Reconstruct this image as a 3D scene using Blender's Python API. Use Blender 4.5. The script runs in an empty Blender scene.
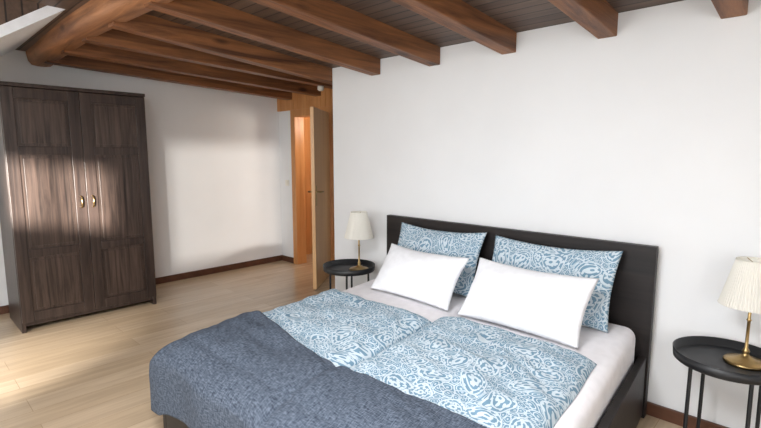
import bpy, math, random
from mathutils import Vector, noise, Matrix
random.seed(4)
S=bpy.context.scene
S.view_settings.view_transform='Standard'
S.view_settings.look='None'
# ---------------- materials ----------------
def newmat(n):
    m=bpy.data.materials.new(n); m.use_nodes=True
    nt=m.node_tree; b=nt.nodes['Principled BSDF']
    return m,nt,b
def N(nt,t,**k):
    n=nt.nodes.new(t)
    for a,v in k.items():
        if a in n.inputs: n.inputs[a].default_value=v
        else: setattr(n,a,v)
    return n
def plain(n,c,rough=.5,metal=0,spec=.5,noise_amt=.04,scale=20,bump=0.0):
    m,nt,b=newmat(n)
    tc=N(nt,'ShaderNodeTexCoord')
    nz=N(nt,'ShaderNodeTexNoise',Scale=scale,Detail=4.0)
    nt.links.new(tc.outputs['Object'],nz.inputs['Vector'])
    r=N(nt,'ShaderNodeValToRGB')
    r.color_ramp.elements[0].position=.3; r.color_ramp.elements[1].position=.7
    r.color_ramp.elements[0].color=[max(0,x*(1-noise_amt)) for x in c]+[1]
    r.color_ramp.elements[1].color=[min(1,x*(1+noise_amt)) for x in c]+[1]
    nt.links.new(nz.outputs['Fac'],r.inputs['Fac'])
    nt.links.new(r.outputs['Color'],b.inputs['Base Color'])
    b.inputs['Roughness'].default_value=rough; b.inputs['Metallic'].default_value=metal
    b.inputs['Specular IOR Level'].default_value=spec
    if bump:
        bp=N(nt,'ShaderNodeBump',Strength=bump,Distance=.01)
        nt.links.new(nz.outputs['Fac'],bp.inputs['Height']); nt.links.new(bp.outputs['Normal'],b.inputs['Normal'])
    return m
def wood(n,c1,c2,axis=0,stretch=.06,scale=14,rough=.5,bump=.15,spec=.4,knots=False):
    m,nt,b=newmat(n)
    tc=N(nt,'ShaderNodeTexCoord'); mp=N(nt,'ShaderNodeMapping')
    sc=[1,1,1]; sc[axis]=stretch; mp.inputs['Scale'].default_value=sc
    nt.links.new(tc.outputs['Object'],mp.inputs['Vector'])
    nz=N(nt,'ShaderNodeTexNoise',Scale=scale,Detail=8.0,Roughness=.65,Distortion=.6)
    nt.links.new(mp.outputs[0],nz.inputs['Vector'])
    r=N(nt,'ShaderNodeValToRGB')
    r.color_ramp.elements[0].position=.32; r.color_ramp.elements[1].position=.68
    r.color_ramp.elements[0].color=list(c1)+[1]; r.color_ramp.elements[1].color=list(c2)+[1]
    nt.links.new(nz.outputs['Fac'],r.inputs['Fac'])
    out=r.outputs['Color']
    if knots:
        v=N(nt,'ShaderNodeTexVoronoi',Scale=5.0)
        mp2=N(nt,'ShaderNodeMapping'); s2=[1,1,1]; s2[axis]=.35; mp2.inputs['Scale'].default_value=s2
        nt.links.new(tc.outputs['Object'],mp2.inputs['Vector']); nt.links.new(mp2.outputs[0],v.inputs['Vector'])
        rr=N(nt,'ShaderNodeValToRGB'); rr.color_ramp.elements[0].position=.06; rr.color_ramp.elements[1].position=.16
        rr.color_ramp.elements[0].color=(.25,.2,.2,1); rr.color_ramp.elements[1].color=(1,1,1,1)
        nt.links.new(v.outputs['Distance'],rr.inputs['Fac'])
        mx=N(nt,'ShaderNodeMix',data_type='RGBA',blend_type='MULTIPLY'); mx.inputs[0].default_value=1
        nt.links.new(out,mx.inputs[6]); nt.links.new(rr.outputs['Color'],mx.inputs[7]); out=mx.outputs[2]
    nt.links.new(out,b.inputs['Base Color'])
    b.inputs['Roughness'].default_value=rough; b.inputs['Specular IOR Level'].default_value=spec
    bp=N(nt,'ShaderNodeBump',Strength=bump,Distance=.01)
    nt.links.new(nz.outputs['Fac'],bp.inputs['Height']); nt.links.new(bp.outputs['Normal'],b.inputs['Normal'])
    return m
def planks(n,cols,width,length,along,rough,grain,groove,groovecol,spec=.5,bump=.3):
    m,nt,b=newmat(n)
    tc=N(nt,'ShaderNodeTexCoord'); mp=N(nt,'ShaderNodeMapping')
    if along==1: mp.inputs['Rotation'].default_value=(0,0,math.pi/2)
    nt.links.new(tc.outputs['Object'],mp.inputs['Vector'])
    br=N(nt,'ShaderNodeTexBrick'); br.offset=.37
    br.inputs['Scale'].default_value=1; br.inputs['Brick Width'].default_value=length
    br.inputs['Row Height'].default_value=width; br.inputs['Mortar Size'].default_value=groove
    br.inputs['Mortar Smooth'].default_value=.3
    br.inputs['Color1'].default_value=list(cols[0])+[1]; br.inputs['Color2'].default_value=list(cols[1])+[1]
    br.inputs['Mortar'].default_value=list(groovecol)+[1]
    nt.links.new(mp.outputs[0],br.inputs['Vector'])
    m2=N(nt,'ShaderNodeMapping'); m2.inputs['Scale'].default_value=(.07,1,1)
    nt.links.new(mp.outputs[0],m2.inputs['Vector'])
    nz=N(nt,'ShaderNodeTexNoise',Scale=22.0,Detail=7.0,Roughness=.6,Distortion=.5)
    nt.links.new(m2.outputs[0],nz.inputs['Vector'])
    r=N(nt,'ShaderNodeValToRGB'); r.color_ramp.elements[0].position=.3; r.color_ramp.elements[1].position=.7
    r.color_ramp.elements[0].color=(1-grain,)*3+(1,); r.color_ramp.elements[1].color=(1,1,1,1)
    nt.links.new(nz.outputs['Fac'],r.inputs['Fac'])
    mx=N(nt,'ShaderNodeMix',data_type='RGBA',blend_type='MULTIPLY'); mx.inputs[0].default_value=1
    nt.links.new(br.outputs['Color'],mx.inputs[6]); nt.links.new(r.outputs['Color'],mx.inputs[7])
    nt.links.new(mx.outputs[2],b.inputs['Base Color'])
    b.inputs['Roughness'].default_value=rough; b.inputs['Specular IOR Level'].default_value=spec
    inv=N(nt,'ShaderNodeMath',operation='SUBTRACT'); inv.inputs[0].default_value=1
    nt.links.new(br.outputs['Fac'],inv.inputs[1])
    bp=N(nt,'ShaderNodeBump',Strength=bump,Distance=.01)
    nt.links.new(inv.outputs[0],bp.inputs['Height']); nt.links.new(bp.outputs['Normal'],b.inputs['Normal'])
    return m
def paisley(n):
    m,nt,b=newmat(n)
    L=nt.links.new
    def M(op,a,bv=None,cv=None):
        x=N(nt,'ShaderNodeMath',operation=op)
        for i,q in enumerate((a,bv,cv)):
            if q is None: continue
            if isinstance(q,(int,float)): x.inputs[i].default_value=q
            else: L(q,x.inputs[i])
        return x.outputs[0]
    tc=N(nt,'ShaderNodeTexCoord')
    nz=N(nt,'ShaderNodeTexNoise',Scale=7.0,Detail=0.0)
    L(tc.outputs['UV'],nz.inputs['Vector'])
    sub=N(nt,'ShaderNodeVectorMath',operation='SUBTRACT'); sub.inputs[1].default_value=(.5,.5,.5)
    L(nz.outputs['Color'],sub.inputs[0])
    sc=N(nt,'ShaderNodeVectorMath',operation='SCALE'); sc.inputs['Scale'].default_value=.12
    L(sub.outputs[0],sc.inputs[0])
    ad=N(nt,'ShaderNodeVectorMath',operation='ADD'); L(tc.outputs['UV'],ad.inputs[0]); L(sc.outputs[0],ad.inputs[1])
    v=N(nt,'ShaderNodeTexVoronoi',Scale=6.8); v.voronoi_dimensions='2D'; v.inputs['Randomness'].default_value=.75
    L(ad.outputs[0],v.inputs['Vector']); d=v.outputs['Distance']
    outer=M('MULTIPLY',M('GREATER_THAN',d,.37),M('LESS_THAN',d,.425))
    ring=M('MULTIPLY',M('GREATER_THAN',d,.24),M('LESS_THAN',d,.28))
    core=M('MULTIPLY',M('LESS_THAN',d,.13),M('GREATER_THAN',d,.05))
    inside=M('LESS_THAN',d,.37)
    v3=N(nt,'ShaderNodeTexVoronoi',Scale=52.0); v3.voronoi_dimensions='2D'; L(ad.outputs[0],v3.inputs['Vector'])
    dots=M('LESS_THAN',v3.outputs['Distance'],.34)
    v2=N(nt,'ShaderNodeTexVoronoi',Scale=27.0); v2.voronoi_dimensions='2D'; v2.feature='DISTANCE_TO_EDGE'; L(ad.outputs[0],v2.inputs['Vector'])
    net=M('LESS_THAN',v2.outputs['Distance'],.065)
    wv=N(nt,'ShaderNodeTexVoronoi',Scale=27.0); wv.voronoi_dimensions='2D'; L(ad.outputs[0],wv.inputs['Vector'])
    curl=M('GREATER_THAN',M('SINE',M('MULTIPLY',wv.outputs['Distance'],20.0)),.66)
    petals=M('MULTIPLY',inside,M('MULTIPLY',dots,M('GREATER_THAN',d,.13)))
    outside=M('SUBTRACT',1.0,M('LESS_THAN',d,.435))
    fill=M('MULTIPLY',outside,M('MAXIMUM',net,curl))
    a=M('MAXIMUM',M('MAXIMUM',outer,ring),M('MAXIMUM',core,petals))
    a=M('MAXIMUM',a,fill)
    a=M('MULTIPLY',a,.8)
    mix=N(nt,'ShaderNodeMix',data_type='RGBA'); L(a,mix.inputs[0])
    mix.inputs[6].default_value=(.165,.285,.385,1); mix.inputs[7].default_value=(.68,.755,.80,1)
    L(mix.outputs[2],b.inputs['Base Color'])
    b.inputs['Roughness'].default_value=.85; b.inputs['Specular IOR Level'].default_value=.15
    return m
M_wall=plain('plaster_white',(.80,.81,.82),.9,spec=.15,noise_amt=.02,scale=2)
M_floor=planks('laminate_floor',((.565,.43,.285),(.65,.505,.35)),.19,1.25,1,.22,.24,.0015,(.38,.27,.16),spec=.7,bump=.05)
M_ceil=planks('ceiling_planks',((.11,.066,.044),(.165,.102,.07)),.085,6,0,.5,.5,.006,(.02,.012,.008))
M_beam=wood('beam_wood',(.07,.026,.012),(.31,.125,.046),1,.06,20,.5,.35,knots=True)
M_purlin=wood('purlin_wood',(.14,.055,.022),(.46,.21,.09),0,.08,14,.55,.5,knots=True)
M_pine=wood('pine_panel',(.46,.19,.06),(.66,.33,.125),2,.06,12,.4,.1)
M_door=wood('door_wood',(.68,.40,.19),(.80,.52,.27),2,.05,9,.35,.05)
M_base=wood('baseboard_wood',(.07,.028,.016),(.13,.055,.03),0,.1,10,.45,.1)
M_bb=wood('blackbrown_wood',(.006,.005,.005),(.018,.013,.012),0,.05,20,.5,.1)
M_ward=wood('wardrobe_wood',(.014,.009,.007),(.10,.066,.052),2,.045,34,.38,.2)
M_wardf=wood('wardrobe_frame_wood',(.020,.013,.011),(.068,.045,.036),2,.05,32,.38,.15)
M_brass=plain('antique_brass',(.42,.29,.13),.32,1.0)
M_black=plain('black_metal',(.012,.013,.015),.45)
M_sheet=plain('sheet_fabric',(.92,.90,.92),.95,spec=.1)
M_pil=plain('white_cotton',(.86,.87,.90),.95,spec=.1)
M_pais=paisley('paisley_fabric')
M_plastic=plain('white_plastic',(.8,.78,.7),.4)
M_white=plain('painted_white',(.80,.82,.85),.7)
def throwmat():
    m,nt,b=newmat('woven_throw'); L=nt.links.new
    tc=N(nt,'ShaderNodeTexCoord')
    mp=N(nt,'ShaderNodeMapping'); mp.inputs['Scale'].default_value=(1,.2,1); mp.inputs['Rotation'].default_value=(0,0,.6); L(tc.outputs['UV'],mp.inputs['Vector'])
    a=N(nt,'ShaderNodeTexNoise',Scale=200.0,Detail=2.0); L(mp.outputs[0],a.inputs['Vector'])
    mp2=N(nt,'ShaderNodeMapping'); mp2.inputs['Scale'].default_value=(.2,1,1); mp2.inputs['Rotation'].default_value=(0,0,.6); L(tc.outputs['UV'],mp2.inputs['Vector'])
    c=N(nt,'ShaderNodeTexNoise',Scale=200.0,Detail=2.0); L(mp2.outputs[0],c.inputs['Vector'])
    s=N(nt,'ShaderNodeMath',operation='ADD'); L(a.outputs['Fac'],s.inputs[0]); L(c.outputs['Fac'],s.inputs[1])
    r=N(nt,'ShaderNodeValToRGB'); r.color_ramp.elements[0].position=.0; r.color_ramp.elements[1].position=1
    h=N(nt,'ShaderNodeMapRange'); h.inputs[1].default_value=.75; h.inputs[2].default_value=1.25; L(s.outputs[0],h.inputs[0])
    r.color_ramp.elements[0].color=(.032,.042,.061,1); r.color_ramp.elements[1].color=(.125,.15,.192,1)
    L(h.outputs[0],r.inputs['Fac']); L(r.outputs['Color'],b.inputs['Base Color'])
    b.inputs['Roughness'].default_value=.95; b.inputs['Specular IOR Level'].default_value=.1
    bp=N(nt,'ShaderNodeBump',Strength=.3,Distance=.003); L(s.outputs[0],bp.inputs['Height']); L(bp.outputs['Normal'],b.inputs['Normal'])
    return m
M_throw=throwmat()
def transl(name,c,f,clear=0):
    m,nt,b=newmat(name); L=nt.links.new
    b.inputs['Base Color'].default_value=(*c,1); b.inputs['Roughness'].default_value=.9
    tr=N(nt,'ShaderNodeBsdfTranslucent'); tr.inputs['Color'].default_value=(*c,1)
    mx=N(nt,'ShaderNodeMixShader'); mx.inputs[0].default_value=f
    L(b.outputs[0],mx.inputs[1]); L(tr.outputs[0],mx.inputs[2]); out=mx.outputs[0]
    if clear:
        tp=N(nt,'ShaderNodeBsdfTransparent'); m2=N(nt,'ShaderNodeMixShader'); m2.inputs[0].default_value=clear
        L(out,m2.inputs[1]); L(tp.outputs[0],m2.inputs[2]); out=m2.outputs[0]
    L(out,nt.nodes['Material Output'].inputs['Surface'])
    return m
M_shade=transl('pleated_shade',(.92,.90,.83),.35)
M_diffuser=transl('diffuser_cloth',(.9,.9,.88),.4,.06)  # cloth of the added sun diffuser
# ---------------- mesh helpers ----------------
C=S.collection
def mesh(n,vs,fs,mat,parent=None,smooth=False,bevel=0,seg=2,uvs=None):
    me=bpy.data.meshes.new(n); me.from_pydata([tuple(v) for v in vs],[],fs); me.update()
    if uvs:
        ul=me.uv_layers.new(name='UVMap')
        for l in me.loops: ul.data[l.index].uv=uvs[l.vertex_index]
    o=bpy.data.objects.new(n,me); C.objects.link(o)
    if mat: me.materials.append(mat)
    if smooth:
        for p in me.polygons: p.use_smooth=True
    if bevel:
        b=o.modifiers.new('bevel','BEVEL'); b.width=bevel; b.segments=seg; b.limit_method='ANGLE'
    if parent: o.parent=parent
    return o
BF=[(0,3,2,1),(4,5,6,7),(0,1,5,4),(1,2,6,5),(2,3,7,6),(3,0,4,7)]
def bx(x0,x1,y0,y1,z0,z1):
    return [(x0,y0,z0),(x1,y0,z0),(x1,y1,z0),(x0,y1,z0),(x0,y0,z1),(x1,y0,z1),(x1,y1,z1),(x0,y1,z1)]
def boxes(n,lst,mat,parent=None,bevel=0):
    vs=[];fs=[]
    for b in lst:
        o=len(vs); vs+=bx(*b); fs+=[tuple(i+o for i in f) for f in BF]
    return mesh(n,vs,fs,mat,parent,bevel=bevel)
def empty(n,loc=(0,0,0)):
    e=bpy.data.objects.new(n,None); e.location=loc; C.objects.link(e); e.empty_display_size=.1; return e
def lathe(n,prof,mat,parent=None,seg=40,loc=(0,0,0),pleat=0):
    vs=[];fs=[]
    for (r,z) in prof:
        for i in range(seg):
            a=2*math.pi*i/seg; rr=r*(1+(pleat if i%2 else 0))
            vs.append((loc[0]+rr*math.cos(a),loc[1]+rr*math.sin(a),loc[2]+z))
    for j in range(len(prof)-1):
        for i in range(seg):
            k=(i+1)%seg; fs.append((j*seg+i,j*seg+k,(j+1)*seg+k,(j+1)*seg+i))
    return mesh(n,vs,fs,mat,parent,smooth=(pleat==0))
def tube(n,pts,r,mat,parent=None,res=6):
    cu=bpy.data.curves.new(n,'CURVE'); cu.dimensions='3D'; cu.bevel_depth=r; cu.bevel_resolution=res; cu.use_fill_caps=True
    sp=cu.splines.new('POLY'); sp.points.add(len(pts)-1)
    for p,q in zip(sp.points,pts): p.co=(*q,1)
    cu.materials.append(mat)
    o=bpy.data.objects.new(n,cu); C.objects.link(o)
    if parent:o.parent=parent
    return o
# ---------------- room ----------------
XL=-5.5; XR=1.7; YH=2.9; YA=3.76; YB=-2.4; XE=-3.37; T=.12; ZT=2.9
boxes('floor',[(XL-T,XR+T,YB-T,YA+1.6,-.1,0)],M_floor)
boxes('wall_left',[(XL-T,XL,YB-T,YA+T,0,ZT)],M_wall)
boxes('wall_headboard',[(XE,XR,YH,YH+T,0,ZT),(XE,XE+T,YH+T,YA+T,0,ZT)],M_wall)
DX0,DX1,DH=-5.13,-4.42,1.99
boxes('wall_alcove',[(XL,DX0,YA,YA+T,0,ZT),(DX1,XE,YA,YA+T,0,ZT),(DX0,DX1,YA,YA+T,DH,ZT)],M_wall)
WY0,WY1,WZ0,WZ1=-2.34,-.72,.85,2.38
boxes('wall_right',[(XR,XR+T,YB-T,WY0,0,ZT),(XR,XR+T,WY1,YH+T,0,ZT),(XR,XR+T,WY0,WY1,0,WZ0),(XR,XR+T,WY0,WY1,WZ1,ZT)],M_wall)
wins=[(-2.9,-1.5,.8,2.2),(.02,1.55,1.38,2.0)]
lst=[(XL,wins[0][0],YB-T,YB,0,ZT),(wins[0][1],wins[1][0],YB-T,YB,0,ZT),(wins[1][1],XR,YB-T,YB,0,ZT)]
for w in wins: lst+=[(w[0],w[1],YB-T,YB,0,w[2]),(w[0],w[1],YB-T,YB,w[3],ZT)]
boxes('wall_back',lst,M_wall)
for i,w in enumerate(wins):
    f=.05; xm=(w[0]+w[1])/2
    boxes('window_%d'%(i+1),[(w[0],w[1],YB-.09,YB-.03,w[2],w[2]+f),(w[0],w[1],YB-.09,YB-.03,w[3]-f,w[3]),(w[0],w[0]+f,YB-.09,YB-.03,w[2],w[3]),(w[1]-f,w[1],YB-.09,YB-.03,w[2],w[3]),(xm-.03,xm+.03,YB-.09,YB-.03,w[2],w[3])],M_white)
boxes('window_3',[(XR+.05,XR+.10,WY0,WY1,WZ0,WZ0+.05),(XR+.05,XR+.10,WY0,WY1,WZ1-.05,WZ1),(XR+.05,XR+.10,WY0,WY0+.05,WZ0,WZ1),(XR+.05,XR+.10,WY1-.05,WY1,WZ0,WZ1)],M_white)
vs=[];fs=[];n=120
for i in range(n+1):
    y=WY0+.003+(WY1-WY0-.006)*i/n
    for z in (WZ0+.003,WZ1-.003): vs.append((XR+.025+.012*math.sin(i*.9),y,z))
for i in range(n): fs.append((2*i,2*i+2,2*i+3,2*i+1))
mesh('sun_diffuser',vs,fs,M_diffuser,smooth=True)  # unseen sheet, added to weaken the sun patch on the left wall
# ceiling
SL=.088
def zc(y): return 2.265+SL*(YH-y)
def zl(y): return zc(1.0)-.042*(y-1.0)     # flatter bay over the alcove
XS=XE-.05
def slab(n,x0,x1,ys,zz):
    vs=[]
    for y,z in zip(ys,zz): vs+=[(x0,y,z),(x1,y,z),(x0,y,z+.08),(x1,y,z+.08)]
    fs=[]
    for k in range(len(ys)-1):
        a=4*k; b=a+4
        fs+=[(a,b,b+1,a+1),(a+2,a+3,b+3,b+2),(a,a+2,b+2,b),(a+1,b+1,b+3,a+3)]
    e=4*(len(ys)-1); fs+=[(0,1,3,2),(e,e+2,e+3,e+1)]
    return mesh(n,vs,fs,M_ceil)
slab('ceiling',XS,XR+T,[YH+T,1.0,YB-T],[zc(YH+T),zc(1.0),zc(1.0)+.1])
slab('ceiling_bay',XL-T,XS,[YA+T,1.0,YB-T],[zl(YA+T),zc(1.0),zc(1.0)+.1])
slab('ceiling_alcove',XS,XE+T,[YA+T,YH+T],[zl(YA+T),zl(YH+T)])
bw=.105
for i,xr in enumerate([-5.15,-4.56,-3.97,-3.37,-2.76,-2.15,-1.54,-.925,-.345,.27,.88,1.49]):
    f=zl if xr<-3.5 else zc
    y1=YA-.02 if xr<-3.5 else YH
    if xr==-3.37: y1=YH+.1
    up=.12 if xr==-3.37 else .01
    y0=1.08; d=.125
    v=[(xr-bw,y0,f(y0)-d),(xr,y0,f(y0)-d),(xr,y1,f(y1)-d),(xr-bw,y1,f(y1)-d),(xr-bw,y0,f(y0)+up),(xr,y0,f(y0)+up),(xr,y1,f(y1)+up),(xr-bw,y1,f(y1)+up)]
    if xr==-3.37:
        v=[(a-.002,b,c) for a,b,c in v]
    mesh('ceiling_beam',v,BF,M_beam,bevel=.006)
# purlin (rough rounded log)
pv=[];pf=[];n=60;sg=20
for i in range(n+1):
    x=XL+(XR-XL)*i/n
    for j in range(sg):
        a=2*math.pi*j/sg
        ca,sa=math.cos(a),math.sin(a)
        r=.112/max(abs(ca),abs(sa))**.45*(1+.07*noise.noise(Vector((x*1.5,ca*1.2,sa*1.2))))
        pv.append((x,1.09+r*ca+.015*math.sin(x*2),2.425+r*sa+.012*math.sin(x*1.4+1)))
for i in range(n):
    for j in range(sg):
        k=(j+1)%sg; pf.append((i*sg+j,i*sg+k,(i+1)*sg+k,(i+1)*sg+j))
mesh('ceiling_purlin',pv,pf,M_purlin,smooth=True)
# boxed-in roof slope beside the gable: painted soffit, timber cheek
SX=-3.75; ya,yb=1.0,.10
def zs(y): return 2.413+.674*(y-.883)
mesh('ceiling_slope',[(XL,ya,zs(ya)),(SX,ya,zs(ya)),(SX,yb,zs(yb)),(XL,yb,zs(yb)),(XL,ya,zs(ya)+.07),(SX,ya,zs(ya)+.07),(SX,yb,zs(yb)+.07),(XL,yb,zs(yb)+.07)],BF,M_white)
mesh('ceiling_slope_cheek',[(SX-.02,ya,zs(ya)+.07),(SX-.02,yb,zs(yb)+.07),(SX-.02,yb,2.48),(SX-.02,ya,2.48),(SX-.001,ya,zs(ya)+.07),(SX-.001,yb,zs(yb)+.07),(SX-.001,yb,2.48),(SX-.001,ya,2.48),
   (XL,yb,zs(yb)+.07),(XL,yb,2.48)],[(0,1,2,3),(7,6,5,4),(5,6,9,8)],M_ceil)
# baseboards
bh=.075
boxes('baseboard_headboard',[(XE,XR,YH-.018,YH,0,bh)],M_base,bevel=.004)
boxes('baseboard_left',[(XL,XL+.018,-1,YA,0,bh)],M_base,bevel=.004)
boxes('baseboard_alcove',[(XL+.02,DX0-.08,YA-.018,YA,0,bh),(DX1+.08,XE,YA-.018,YA,0,bh)],M_base,bevel=.004)
lst=[];x=XL+.001
while x<XE-.02:
    x2=min(x+.093,XE-.005); lst.append((x,x2-.004,YA-.022,YA-.001,DH+.07,zl(YA))); x=x2
boxes('pine_cladding',lst,M_pine,bevel=.003)
boxes('door_frame',[(DX0-.07,DX0+.02,YA-.025,YA+T+.01,0,DH+.07),(DX1-.02,DX1+.07,YA-.025,YA+T+.01,0,DH+.07),(DX0+.02,DX1-.02,YA-.025,YA+T+.01,DH-.02,DH+.07)],M_pine,bevel=.004)
HX0=XL-.05
boxes('hallway_wall',[(HX0,-3.4,YA+.95,YA+1.0,0,2.6),(HX0-.05,HX0,YA+T+.002,YA+1.0,0,2.6),(-3.45,-3.4,YA+T+.002,YA+.95,0,2.6)],M_pine)
boxes('hallway_ceiling',[(HX0,-3.45,YA+T+.002,YA+.95,2.5,2.6)],M_white)
dr=empty('door_1',(DX1+.01,YA-.05,0))
ang=math.atan2(3.13-YA,-3.95-DX1)
dr.rotation_euler=(0,0,ang)
W=.72
boxes('leaf',[(0,W,-.02,.02,.01,DH-.01)],M_door,dr,bevel=.003)
for s in (-1,1):
    boxes('handle_plate_%d'%(s+2),[(W-.075,W-.04,s*.021-.003,s*.021+.003,.93,1.15)],M_brass,dr,bevel=.002)
    tube('handle_%d'%(s+2),[(W-.058,s*.02,1.08),(W-.058,s*.065,1.08),(W-.075,s*.072,1.08),(W-.17,s*.07,1.075)],.009,M_brass,dr)
boxes('light_switch',[(XL+.13,XL+.21,YA-.012,YA,1.06,1.14),(XL+.145,XL+.195,YA-.018,YA-.012,1.075,1.125)],M_plastic,bevel=.003)
lathe('ceiling_spotlight',[(0,0),(.03,0),(.035,-.02),(.035,-.04),(.02,-.055),(0,-.055)],M_plastic,loc=(-4.03,3.3,zl(3.3)-.12),seg=24)
# ---------------- wardrobe ----------------
wd=empty('wardrobe')
X0,X1,Y0,Y1,HW=-5.32,-4.73,.66,1.745,2.05
boxes('carcass',[(X0,X1-.022,Y0,Y0+.03,0,HW-.03),(X0,X1-.022,Y1-.03,Y1,0,HW-.03),(X0,X0+.012,Y0+.03,Y1-.03,.08,HW-.03),(X0,X1-.022,Y0+.03,Y1-.03,.10,.13),
  (X1-.05,X1-.03,Y0+.03,Y1-.03,.05,.10)],M_wardf,wd,bevel=.002)
boxes('top_panel',[(X0-.005,X1+.002,Y0-.002,Y1+.002,HW-.03,HW)],M_wardf,wd,bevel=.003)
mid=(Y0+Y1)/2
for i,(a,b) in enumerate([(Y0+.004,mid-.002),(mid+.002,Y1-.004)]):
    z0,z1=.085,HW-.035; st=.085; h=z1-z0
    r1=z0+h*.30; r2=z0+h*.74
    boxes('door_frame_%d'%(i+1),[(X1-.022,X1,a,a+st,z0,z1),(X1-.022,X1,b-st,b,z0,z1),(X1-.022,X1,a+st,b-st,z0,z0+st),(X1-.022,X1,a+st,b-st,z1-st,z1),
       (X1-.022,X1,a+st,b-st,r1-.035,r1+.035),(X1-.022,X1,a+st,b-st,r2-.035,r2+.035)],M_wardf,wd,bevel=.003)
    boxes('door_panels_%d'%(i+1),[(X1-.016,X1-.011,a+st,b-st,z0+st,z1-st)]+[(X1-.012,X1-.006,a+st+.025,b-st-.025,p+.025,q-.025) for p,q in ((z0+st,r1-.035),(r1+.035,r2-.035),(r2+.035,z1-st))],M_ward,wd,bevel=.003)
    yk=mid-.045 if i==0 else mid+.045
    tube('handle_%d'%(i+1),[(X1,yk,1.02),(X1+.025,yk,1.03),(X1+.032,yk,1.07),(X1+.025,yk,1.11),(X1,yk,1.12)],.007,M_brass,wd)
# ---------------- bed ----------------
bed=empty('bed')
BX0,BX1,BY0=-2.62,-.635,.89
FH=.36
KX=.09; KZ=.034
def skew(o,top=None):
    """bed stands very slightly askew; covers sink towards the foot"""
    for v in o.data.vertices:
        x,y,z=v.co
        v.co.x=x+KX*(2.82-y)
        if top=='all' or (top=='top' and z>.4): v.co.z=z-KZ*max(0,2.815-y)
boxes('headboard',[(BX0,BX1,2.825,2.87,0,.985)],M_bb,bed,bevel=.003)
skew(boxes('side_rails',[(BX0+.01,BX0+.05,BY0+.0,2.825,.02,FH),(BX1-.05,BX1-.01,BY0,2.825,.02,FH)],M_bb,bed,bevel=.003))
skew(boxes('foot_rail',[(BX0+.05,BX1-.05,BY0,BY0+.04,.02,FH)],M_bb,bed,bevel=.003))
skew(boxes('slats',[(BX0+.05,BX1-.05,.96+.2*i,1.04+.2*i,.20,.22) for i in range(9)]+[(-1.66,-1.6,BY0+.04,2.82,.1,.2)],M_bb,bed))
def rbox(n,x0,x1,y0,y1,z0,z1,mat,par,r=.06):
    o=boxes(n,[(x0,x1,y0,y1,z0,z1)],mat,par,bevel=r); o.modifiers['bevel'].segments=5
    for p in o.data.polygons: p.use_smooth=True
    skew(o,'top'); return o
SM=-1.635
rbox('mattress',BX0+.06,SM-.003,BY0+.05,2.815,.225,.53,M_sheet,bed)
rbox('mattress_b',SM+.003,BX1-.06,BY0+.05,2.815,.225,.53,M_sheet,bed)
def fb(x,y,s,o=0): return noise.noise(Vector((x*s,y*s,o)))
def prof(t):
    t=max(0,min(1,t)); return math.sqrt(max(0,1-(1-t)**2))
XE_=BX0+.09; YE_=BY0+.12
def wr_(x,y): return .016*fb(x,y,3,1)+.013*fb(x*1.6+y,y*2.2,4,5)+.010*abs(fb(x*2+y*3,y-x,5,9))
def Hd(x,y,x0,x1,y0,y1):
    e=prof((x-x0)/.13)*prof((x1-x)/.13)*prof((y-y0)/.16)*prof((y1-y)/.10)
    return .535+.062*e+wr_(x,y)*e
def duvet(n,x0,x1,y0,y1,seed):
    nx,ny=90,110; vs=[];uv=[];fs=[]
    for j in range(ny+1):
        for i in range(nx+1):
            u=i/nx;v=j/ny
            x=x0+(x1-x0)*u; y=y0+(y1-y0)*v
            yy=y+ (.035*fb(x,0,2.2,seed))*(v) 
            xx=x+ .012*fb(y,0,3,seed+3)*(2*u-1)
            z=Hd(x,y,x0,x1,y0,y1)
            vs.append((xx,yy,z)); uv.append((x+seed,y))
    top=len(vs)
    for j in range(ny+1):
        for i in range(nx+1):
            a=vs[j*(nx+1)+i]
            vs.append((a[0],a[1],.534)); uv.append(uv[j*(nx+1)+i])
    for j in range(ny):
        for i in range(nx):
            q=(j*(nx+1)+i,j*(nx+1)+i+1,(j+1)*(nx+1)+i+1,(j+1)*(nx+1)+i)
            fs.append(q); fs.append(tuple(top+k for k in reversed(q)))
    o=mesh(n,vs,fs,M_pais,smooth=True,uvs=uv); skew(o,'all'); return o
D1=(BX0+.07,SM+.002,BY0+.09,2.10); D2=(SM-.002,BX1-.12,BY0+.09,2.20)
duvet('duvet',*D1,1.0)
duvet('duvet.001',*D2,7.3)
def cover(x,y):
    h=.535
    for d in (D1,D2):
        x0,x1,y0,y1=d
        if (d is D1 and x<=SM) or (d is D2 and x>SM):
            e=(prof((x-x0)/.13) if d is D1 else prof((x1-x)/.13))*prof((y-y0)/.16)
            h=.535+.062*e+wr_(x,y)*e
    return h-.016*math.exp(-((x-SM)/.03)**2)
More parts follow.
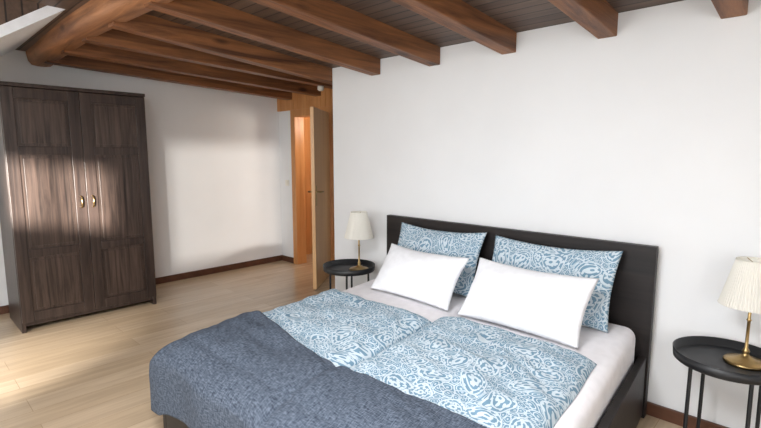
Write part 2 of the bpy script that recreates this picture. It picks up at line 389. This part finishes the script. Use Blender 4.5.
def throw():
    nx,ny=190,90; vs=[];uv=[];fs=[]
    xa,xb=BX0-.14,BX1-.0
    xe=XE_; ye=YE_
    for i in range(nx+1):
        x=xa+(xb-xa)*i/nx
        k=(x-BX0)/(BX1-BX0)
        yt=1.30+.13*math.exp(-(max(0,k)/.22)**2)+.012*math.sin(k*9)+.015*fb(x,0,3,3)
        hang=.40-.24*max(0,k)
        yb=ye-hang
        for j in range(ny+1):
            y=yb+(yt-yb)*j/ny
            ax=max(0,xe-x); by=max(0,ye-y)
            cx=max(x,xe); cy=max(y,ye)
            h=cover(cx,cy)+.016
            def turn(s,r=.09):
                q=r*math.pi/2
                if s<q: return r*math.sin(s/r), r*(1-math.cos(s/r))
                return r, r+(s-q)
            ox,dx=turn(ax); oy,dy=turn(by)
            drop=math.hypot(dx,dy) if (dx and dy) else dx+dy
            px=cx-ox-.03*min(1,ax*8); py=cy-oy-.04*min(1,by*8)
            py-=.014*(1+math.sin(x*12+1))*min(1,by*5); px-=.008*(1+math.sin(y*15))*min(1,ax*5)
            h+=.004*fb(x*2+y,y*8,2,7)
            vs.append((px,py,h-drop)); uv.append((x,y))
    for i in range(nx):
        for j in range(ny):
            a=i*(ny+1)+j; fs.append((a,a+ny+1,a+ny+2,a+1))
    o=mesh('throw_blanket',vs,fs,M_throw,smooth=True,uvs=uv); skew(o,'all')
    s=o.modifiers.new('solid','SOLIDIFY'); s.thickness=.010; s.offset=1
    return o
throw()
# pillows
def pillow(n,w,h,t,loc,tilt,yaw,mat,seed,roll=0,sag=.0,wk=1.0):
    nu,nv=56,44; vs=[];uv=[];fs=[]
    for side in (1,-1):
        for j in range(nv+1):
            for i in range(nu+1):
                u=2*i/nu-1; v=2*j/nv-1
                e=max(0,(1-abs(u)**2.6))**.62*max(0,(1-abs(v)**2.4))**.62
                x=w/2*u*(1-.055*(1-v*v)); y=h/2*v*(1-.07*(1-u*u))
                z=side*t/2*e
                wr=.016*fb(x,y,4,seed+side)+.008*fb(x*3+y*2,y*4,4,seed)
                z+=wk*wr*(e**.5)+.012*fb(x,y,4,seed+9)
                y-=sag*(1-u*u)*(v>0)*v
                vs.append((x,y,z)); uv.append((x*1.0+seed,y))
    top=(nu+1)*(nv+1)
    for j in range(nv):
        for i in range(nu):
            q=(j*(nu+1)+i,j*(nu+1)+i+1,(j+1)*(nu+1)+i+1,(j+1)*(nu+1)+i)
            fs.append(q); fs.append(tuple(top+k for k in reversed(q)))
    o=mesh(n,vs,fs,mat,smooth=True,uvs=uv)
    wl=o.modifiers.new('weld','WELD'); wl.merge_threshold=.0005
    o.location=loc; o.rotation_euler=(math.radians(tilt),math.radians(roll),math.radians(yaw))
    return o
pillow('patterned_pillow',.75,.46,.13,(-2.02,2.68,.745),66,2,M_pais,2.2,sag=.015)
pillow('patterned_pillow.001',.79,.46,.13,(-1.18,2.68,.74),66,1,M_pais,5.1,sag=.015)
pillow('white_pillow',.69,.37,.16,(-1.955,2.41,.682),53,-2,M_pil,3.7,sag=.01,wk=1.1)
pillow('white_pillow.001',.72,.39,.17,(-1.175,2.39,.687),54,-1,M_pil,8.4,sag=.01,wk=1.1)
# ---------------- bedside tables & lamps ----------------
def table(cx,cy,r=.22,H=.55):
    e=empty('bedside_table',(cx,cy,0))
    lathe('tray',[(0,H-.035),(r-.01,H-.035),(r-.004,H-.03),(r,H+.012),(r-.005,H+.012),(r-.012,H-.025),(r-.02,H-.027),(0,H-.027)],M_black,e,seg=64)
    for k in range(2):
        a=math.radians(40+90*k); c,s=math.cos(a),math.sin(a); q=.165
        tube('leg_%d'%(2*k+1),[(q*c,q*s,.006),(q*.98*c,q*.98*s,H-.04)],.0085,M_black,e); tube('leg_%d'%(2*k+2),[(-q*c,-q*s,.006),(-q*.98*c,-q*.98*s,H-.04)],.0085,M_black,e)
        tube('foot_bar_%d'%(k+1),[(q*c,q*s,.012),(-q*c,-q*s,.012)],.0085,M_black,e)
        tube('top_bar_%d'%(k+1),[(q*c,q*s,H-.044),(-q*c,-q*s,H-.044)],.0085,M_black,e)
    return e
def lamp(cx,cy,z):
    e=empty('table_lamp',(cx,cy,z))
    lathe('base',[(0,0),(.082,0),(.084,.008),(.078,.014),(.055,.02),(.03,.028),(.016,.04),(.012,.05),(.016,.058),(.012,.066),(.007,.075),(.0065,.2),(.011,.207),(.0065,.214),(.0065,.36),(.014,.365),(.014,.40),(0,.40)],M_brass,e,seg=40)
    lathe('shade',[(.122,.275),(.119,.275),(.068,.485),(.071,.485)],M_shade,e,seg=120,pleat=.022)
    lathe('shade_top',[(.070,.482),(.070,.488),(.065,.488),(.065,.482)],M_shade,e,seg=48)
    for k in range(3):
        a=k*2.094
        tube('shade_arm_%d'%(k+1),[(0,0,.40),(.0,0,.47),(.066*math.cos(a),.066*math.sin(a),.483)],.0018,M_brass,e,2)
    return e
table(-2.86,2.62); table(-.265,2.62)
lamp(-2.78,2.66,.5235); lamp(-.205,2.66,.5235)
tube('lamp_cable',[(-2.86,2.74,.535),(-2.9,2.87,.5),(-2.9,2.88,.3),(-2.95,2.87,.1)],.003,M_plastic)
# ---------------- light ----------------
w=bpy.data.worlds.new('World'); S.world=w; w.use_nodes=True
bg=w.node_tree.nodes['Background']
sky=w.node_tree.nodes.new('ShaderNodeTexSky'); sky.sky_type='HOSEK_WILKIE'; sky.sun_direction=Vector((1,-.62,.35)).normalized()
mixc=w.node_tree.nodes.new('ShaderNodeMix'); mixc.data_type='RGBA'; mixc.inputs[0].default_value=.7
w.node_tree.links.new(sky.outputs[0],mixc.inputs[6]); mixc.inputs[7].default_value=(.85,.93,1,1)
w.node_tree.links.new(mixc.outputs[2],bg.inputs[0]); bg.inputs[1].default_value=1.5
def area(n,loc,rot,sx,sy,p,col=(1,1,1)):
    l=bpy.data.lights.new(n,'AREA'); l.shape='RECTANGLE'; l.size=sx; l.size_y=sy; l.energy=p; l.color=col
    o=bpy.data.objects.new(n,l); o.location=loc; o.rotation_euler=rot; C.objects.link(o); return o
R=math.radians
area('window_light_a',(-2.2,YB+.02,1.5),(R(90),0,0),1.3,1.3,58,(.96,.98,1))
area('window_light_b',(.78,YB+.02,1.7),(R(90),0,0),1.4,.6,22,(.96,.98,1))
area('window_light_c',(XR-.02,-1.53,1.6),(R(90),0,R(90)),1.5,1.5,34,(.96,.98,1))
def zr(y): return zc(1.0)+.1*((1.0-y)/3.52)
boxes('overhead_fill_frame',[(-1.35,-.35,-.57,-.52,zr(-.5)-.05,zr(-.5)+.02),(-1.35,-.35,.52,.57,zr(.55)-.05,zr(.55)+.02),(-1.35,-1.30,-.52,.52,zr(0)-.06,zr(0)+.01),(-.40,-.35,-.52,.52,zr(0)-.06,zr(0)+.01)],M_white)  # added frame around the overhead fill lamp, no opening in the ceiling
area('overhead_fill',(-.85,0,zr(0)-.06),(R(4),0,0),.9,1.0,100,(.97,.98,1))  # added fill lamp, brightens bed and floor from above
pl=bpy.data.lights.new('hallway_fill','POINT'); pl.energy=22; pl.color=(1,.92,.8); pl.shadow_soft_size=.12  # added fill lamp, brightens the space behind the door opening
po=bpy.data.objects.new('hallway_fill',pl); po.location=(-4.5,YA+.5,1.9); C.objects.link(po)
sl=bpy.data.lights.new('sun','SUN'); sl.energy=26; sl.angle=.03; sl.color=(1,.95,.88)
so=bpy.data.objects.new('sun',sl); C.objects.link(so)
so.rotation_euler=Vector((-1,.62,-.10)).to_track_quat('-Z','Y').to_euler()
def spot(n,loc,tgt,deg,e,blend=.4,soft=.05):
    sp=bpy.data.lights.new(n,'SPOT'); sp.energy=e; sp.color=(1,.95,.88); sp.spot_size=R(deg); sp.spot_blend=blend; sp.shadow_soft_size=soft
    o=bpy.data.objects.new(n,sp); o.location=loc; C.objects.link(o)
    o.rotation_euler=(Vector(tgt)-Vector(loc)).to_track_quat('-Z','Y').to_euler()
spot('floor_patch_spot',(-2.2,YB+.05,1.7),(-3.95,.32,0),20,1700,1.0)  # added spot lamp that stands in for the sun patch on the floor
# ---------------- camera ----------------
cd=bpy.data.cameras.new('camera'); cam=bpy.data.objects.new('camera',cd); C.objects.link(cam)
cd.sensor_width=36; cd.lens=36*469/761
cam.location=(0,0,1.48)
cam.rotation_euler=(R(90-7.2),0,R(43.6))
cd.clip_start=.05
S.camera=cam
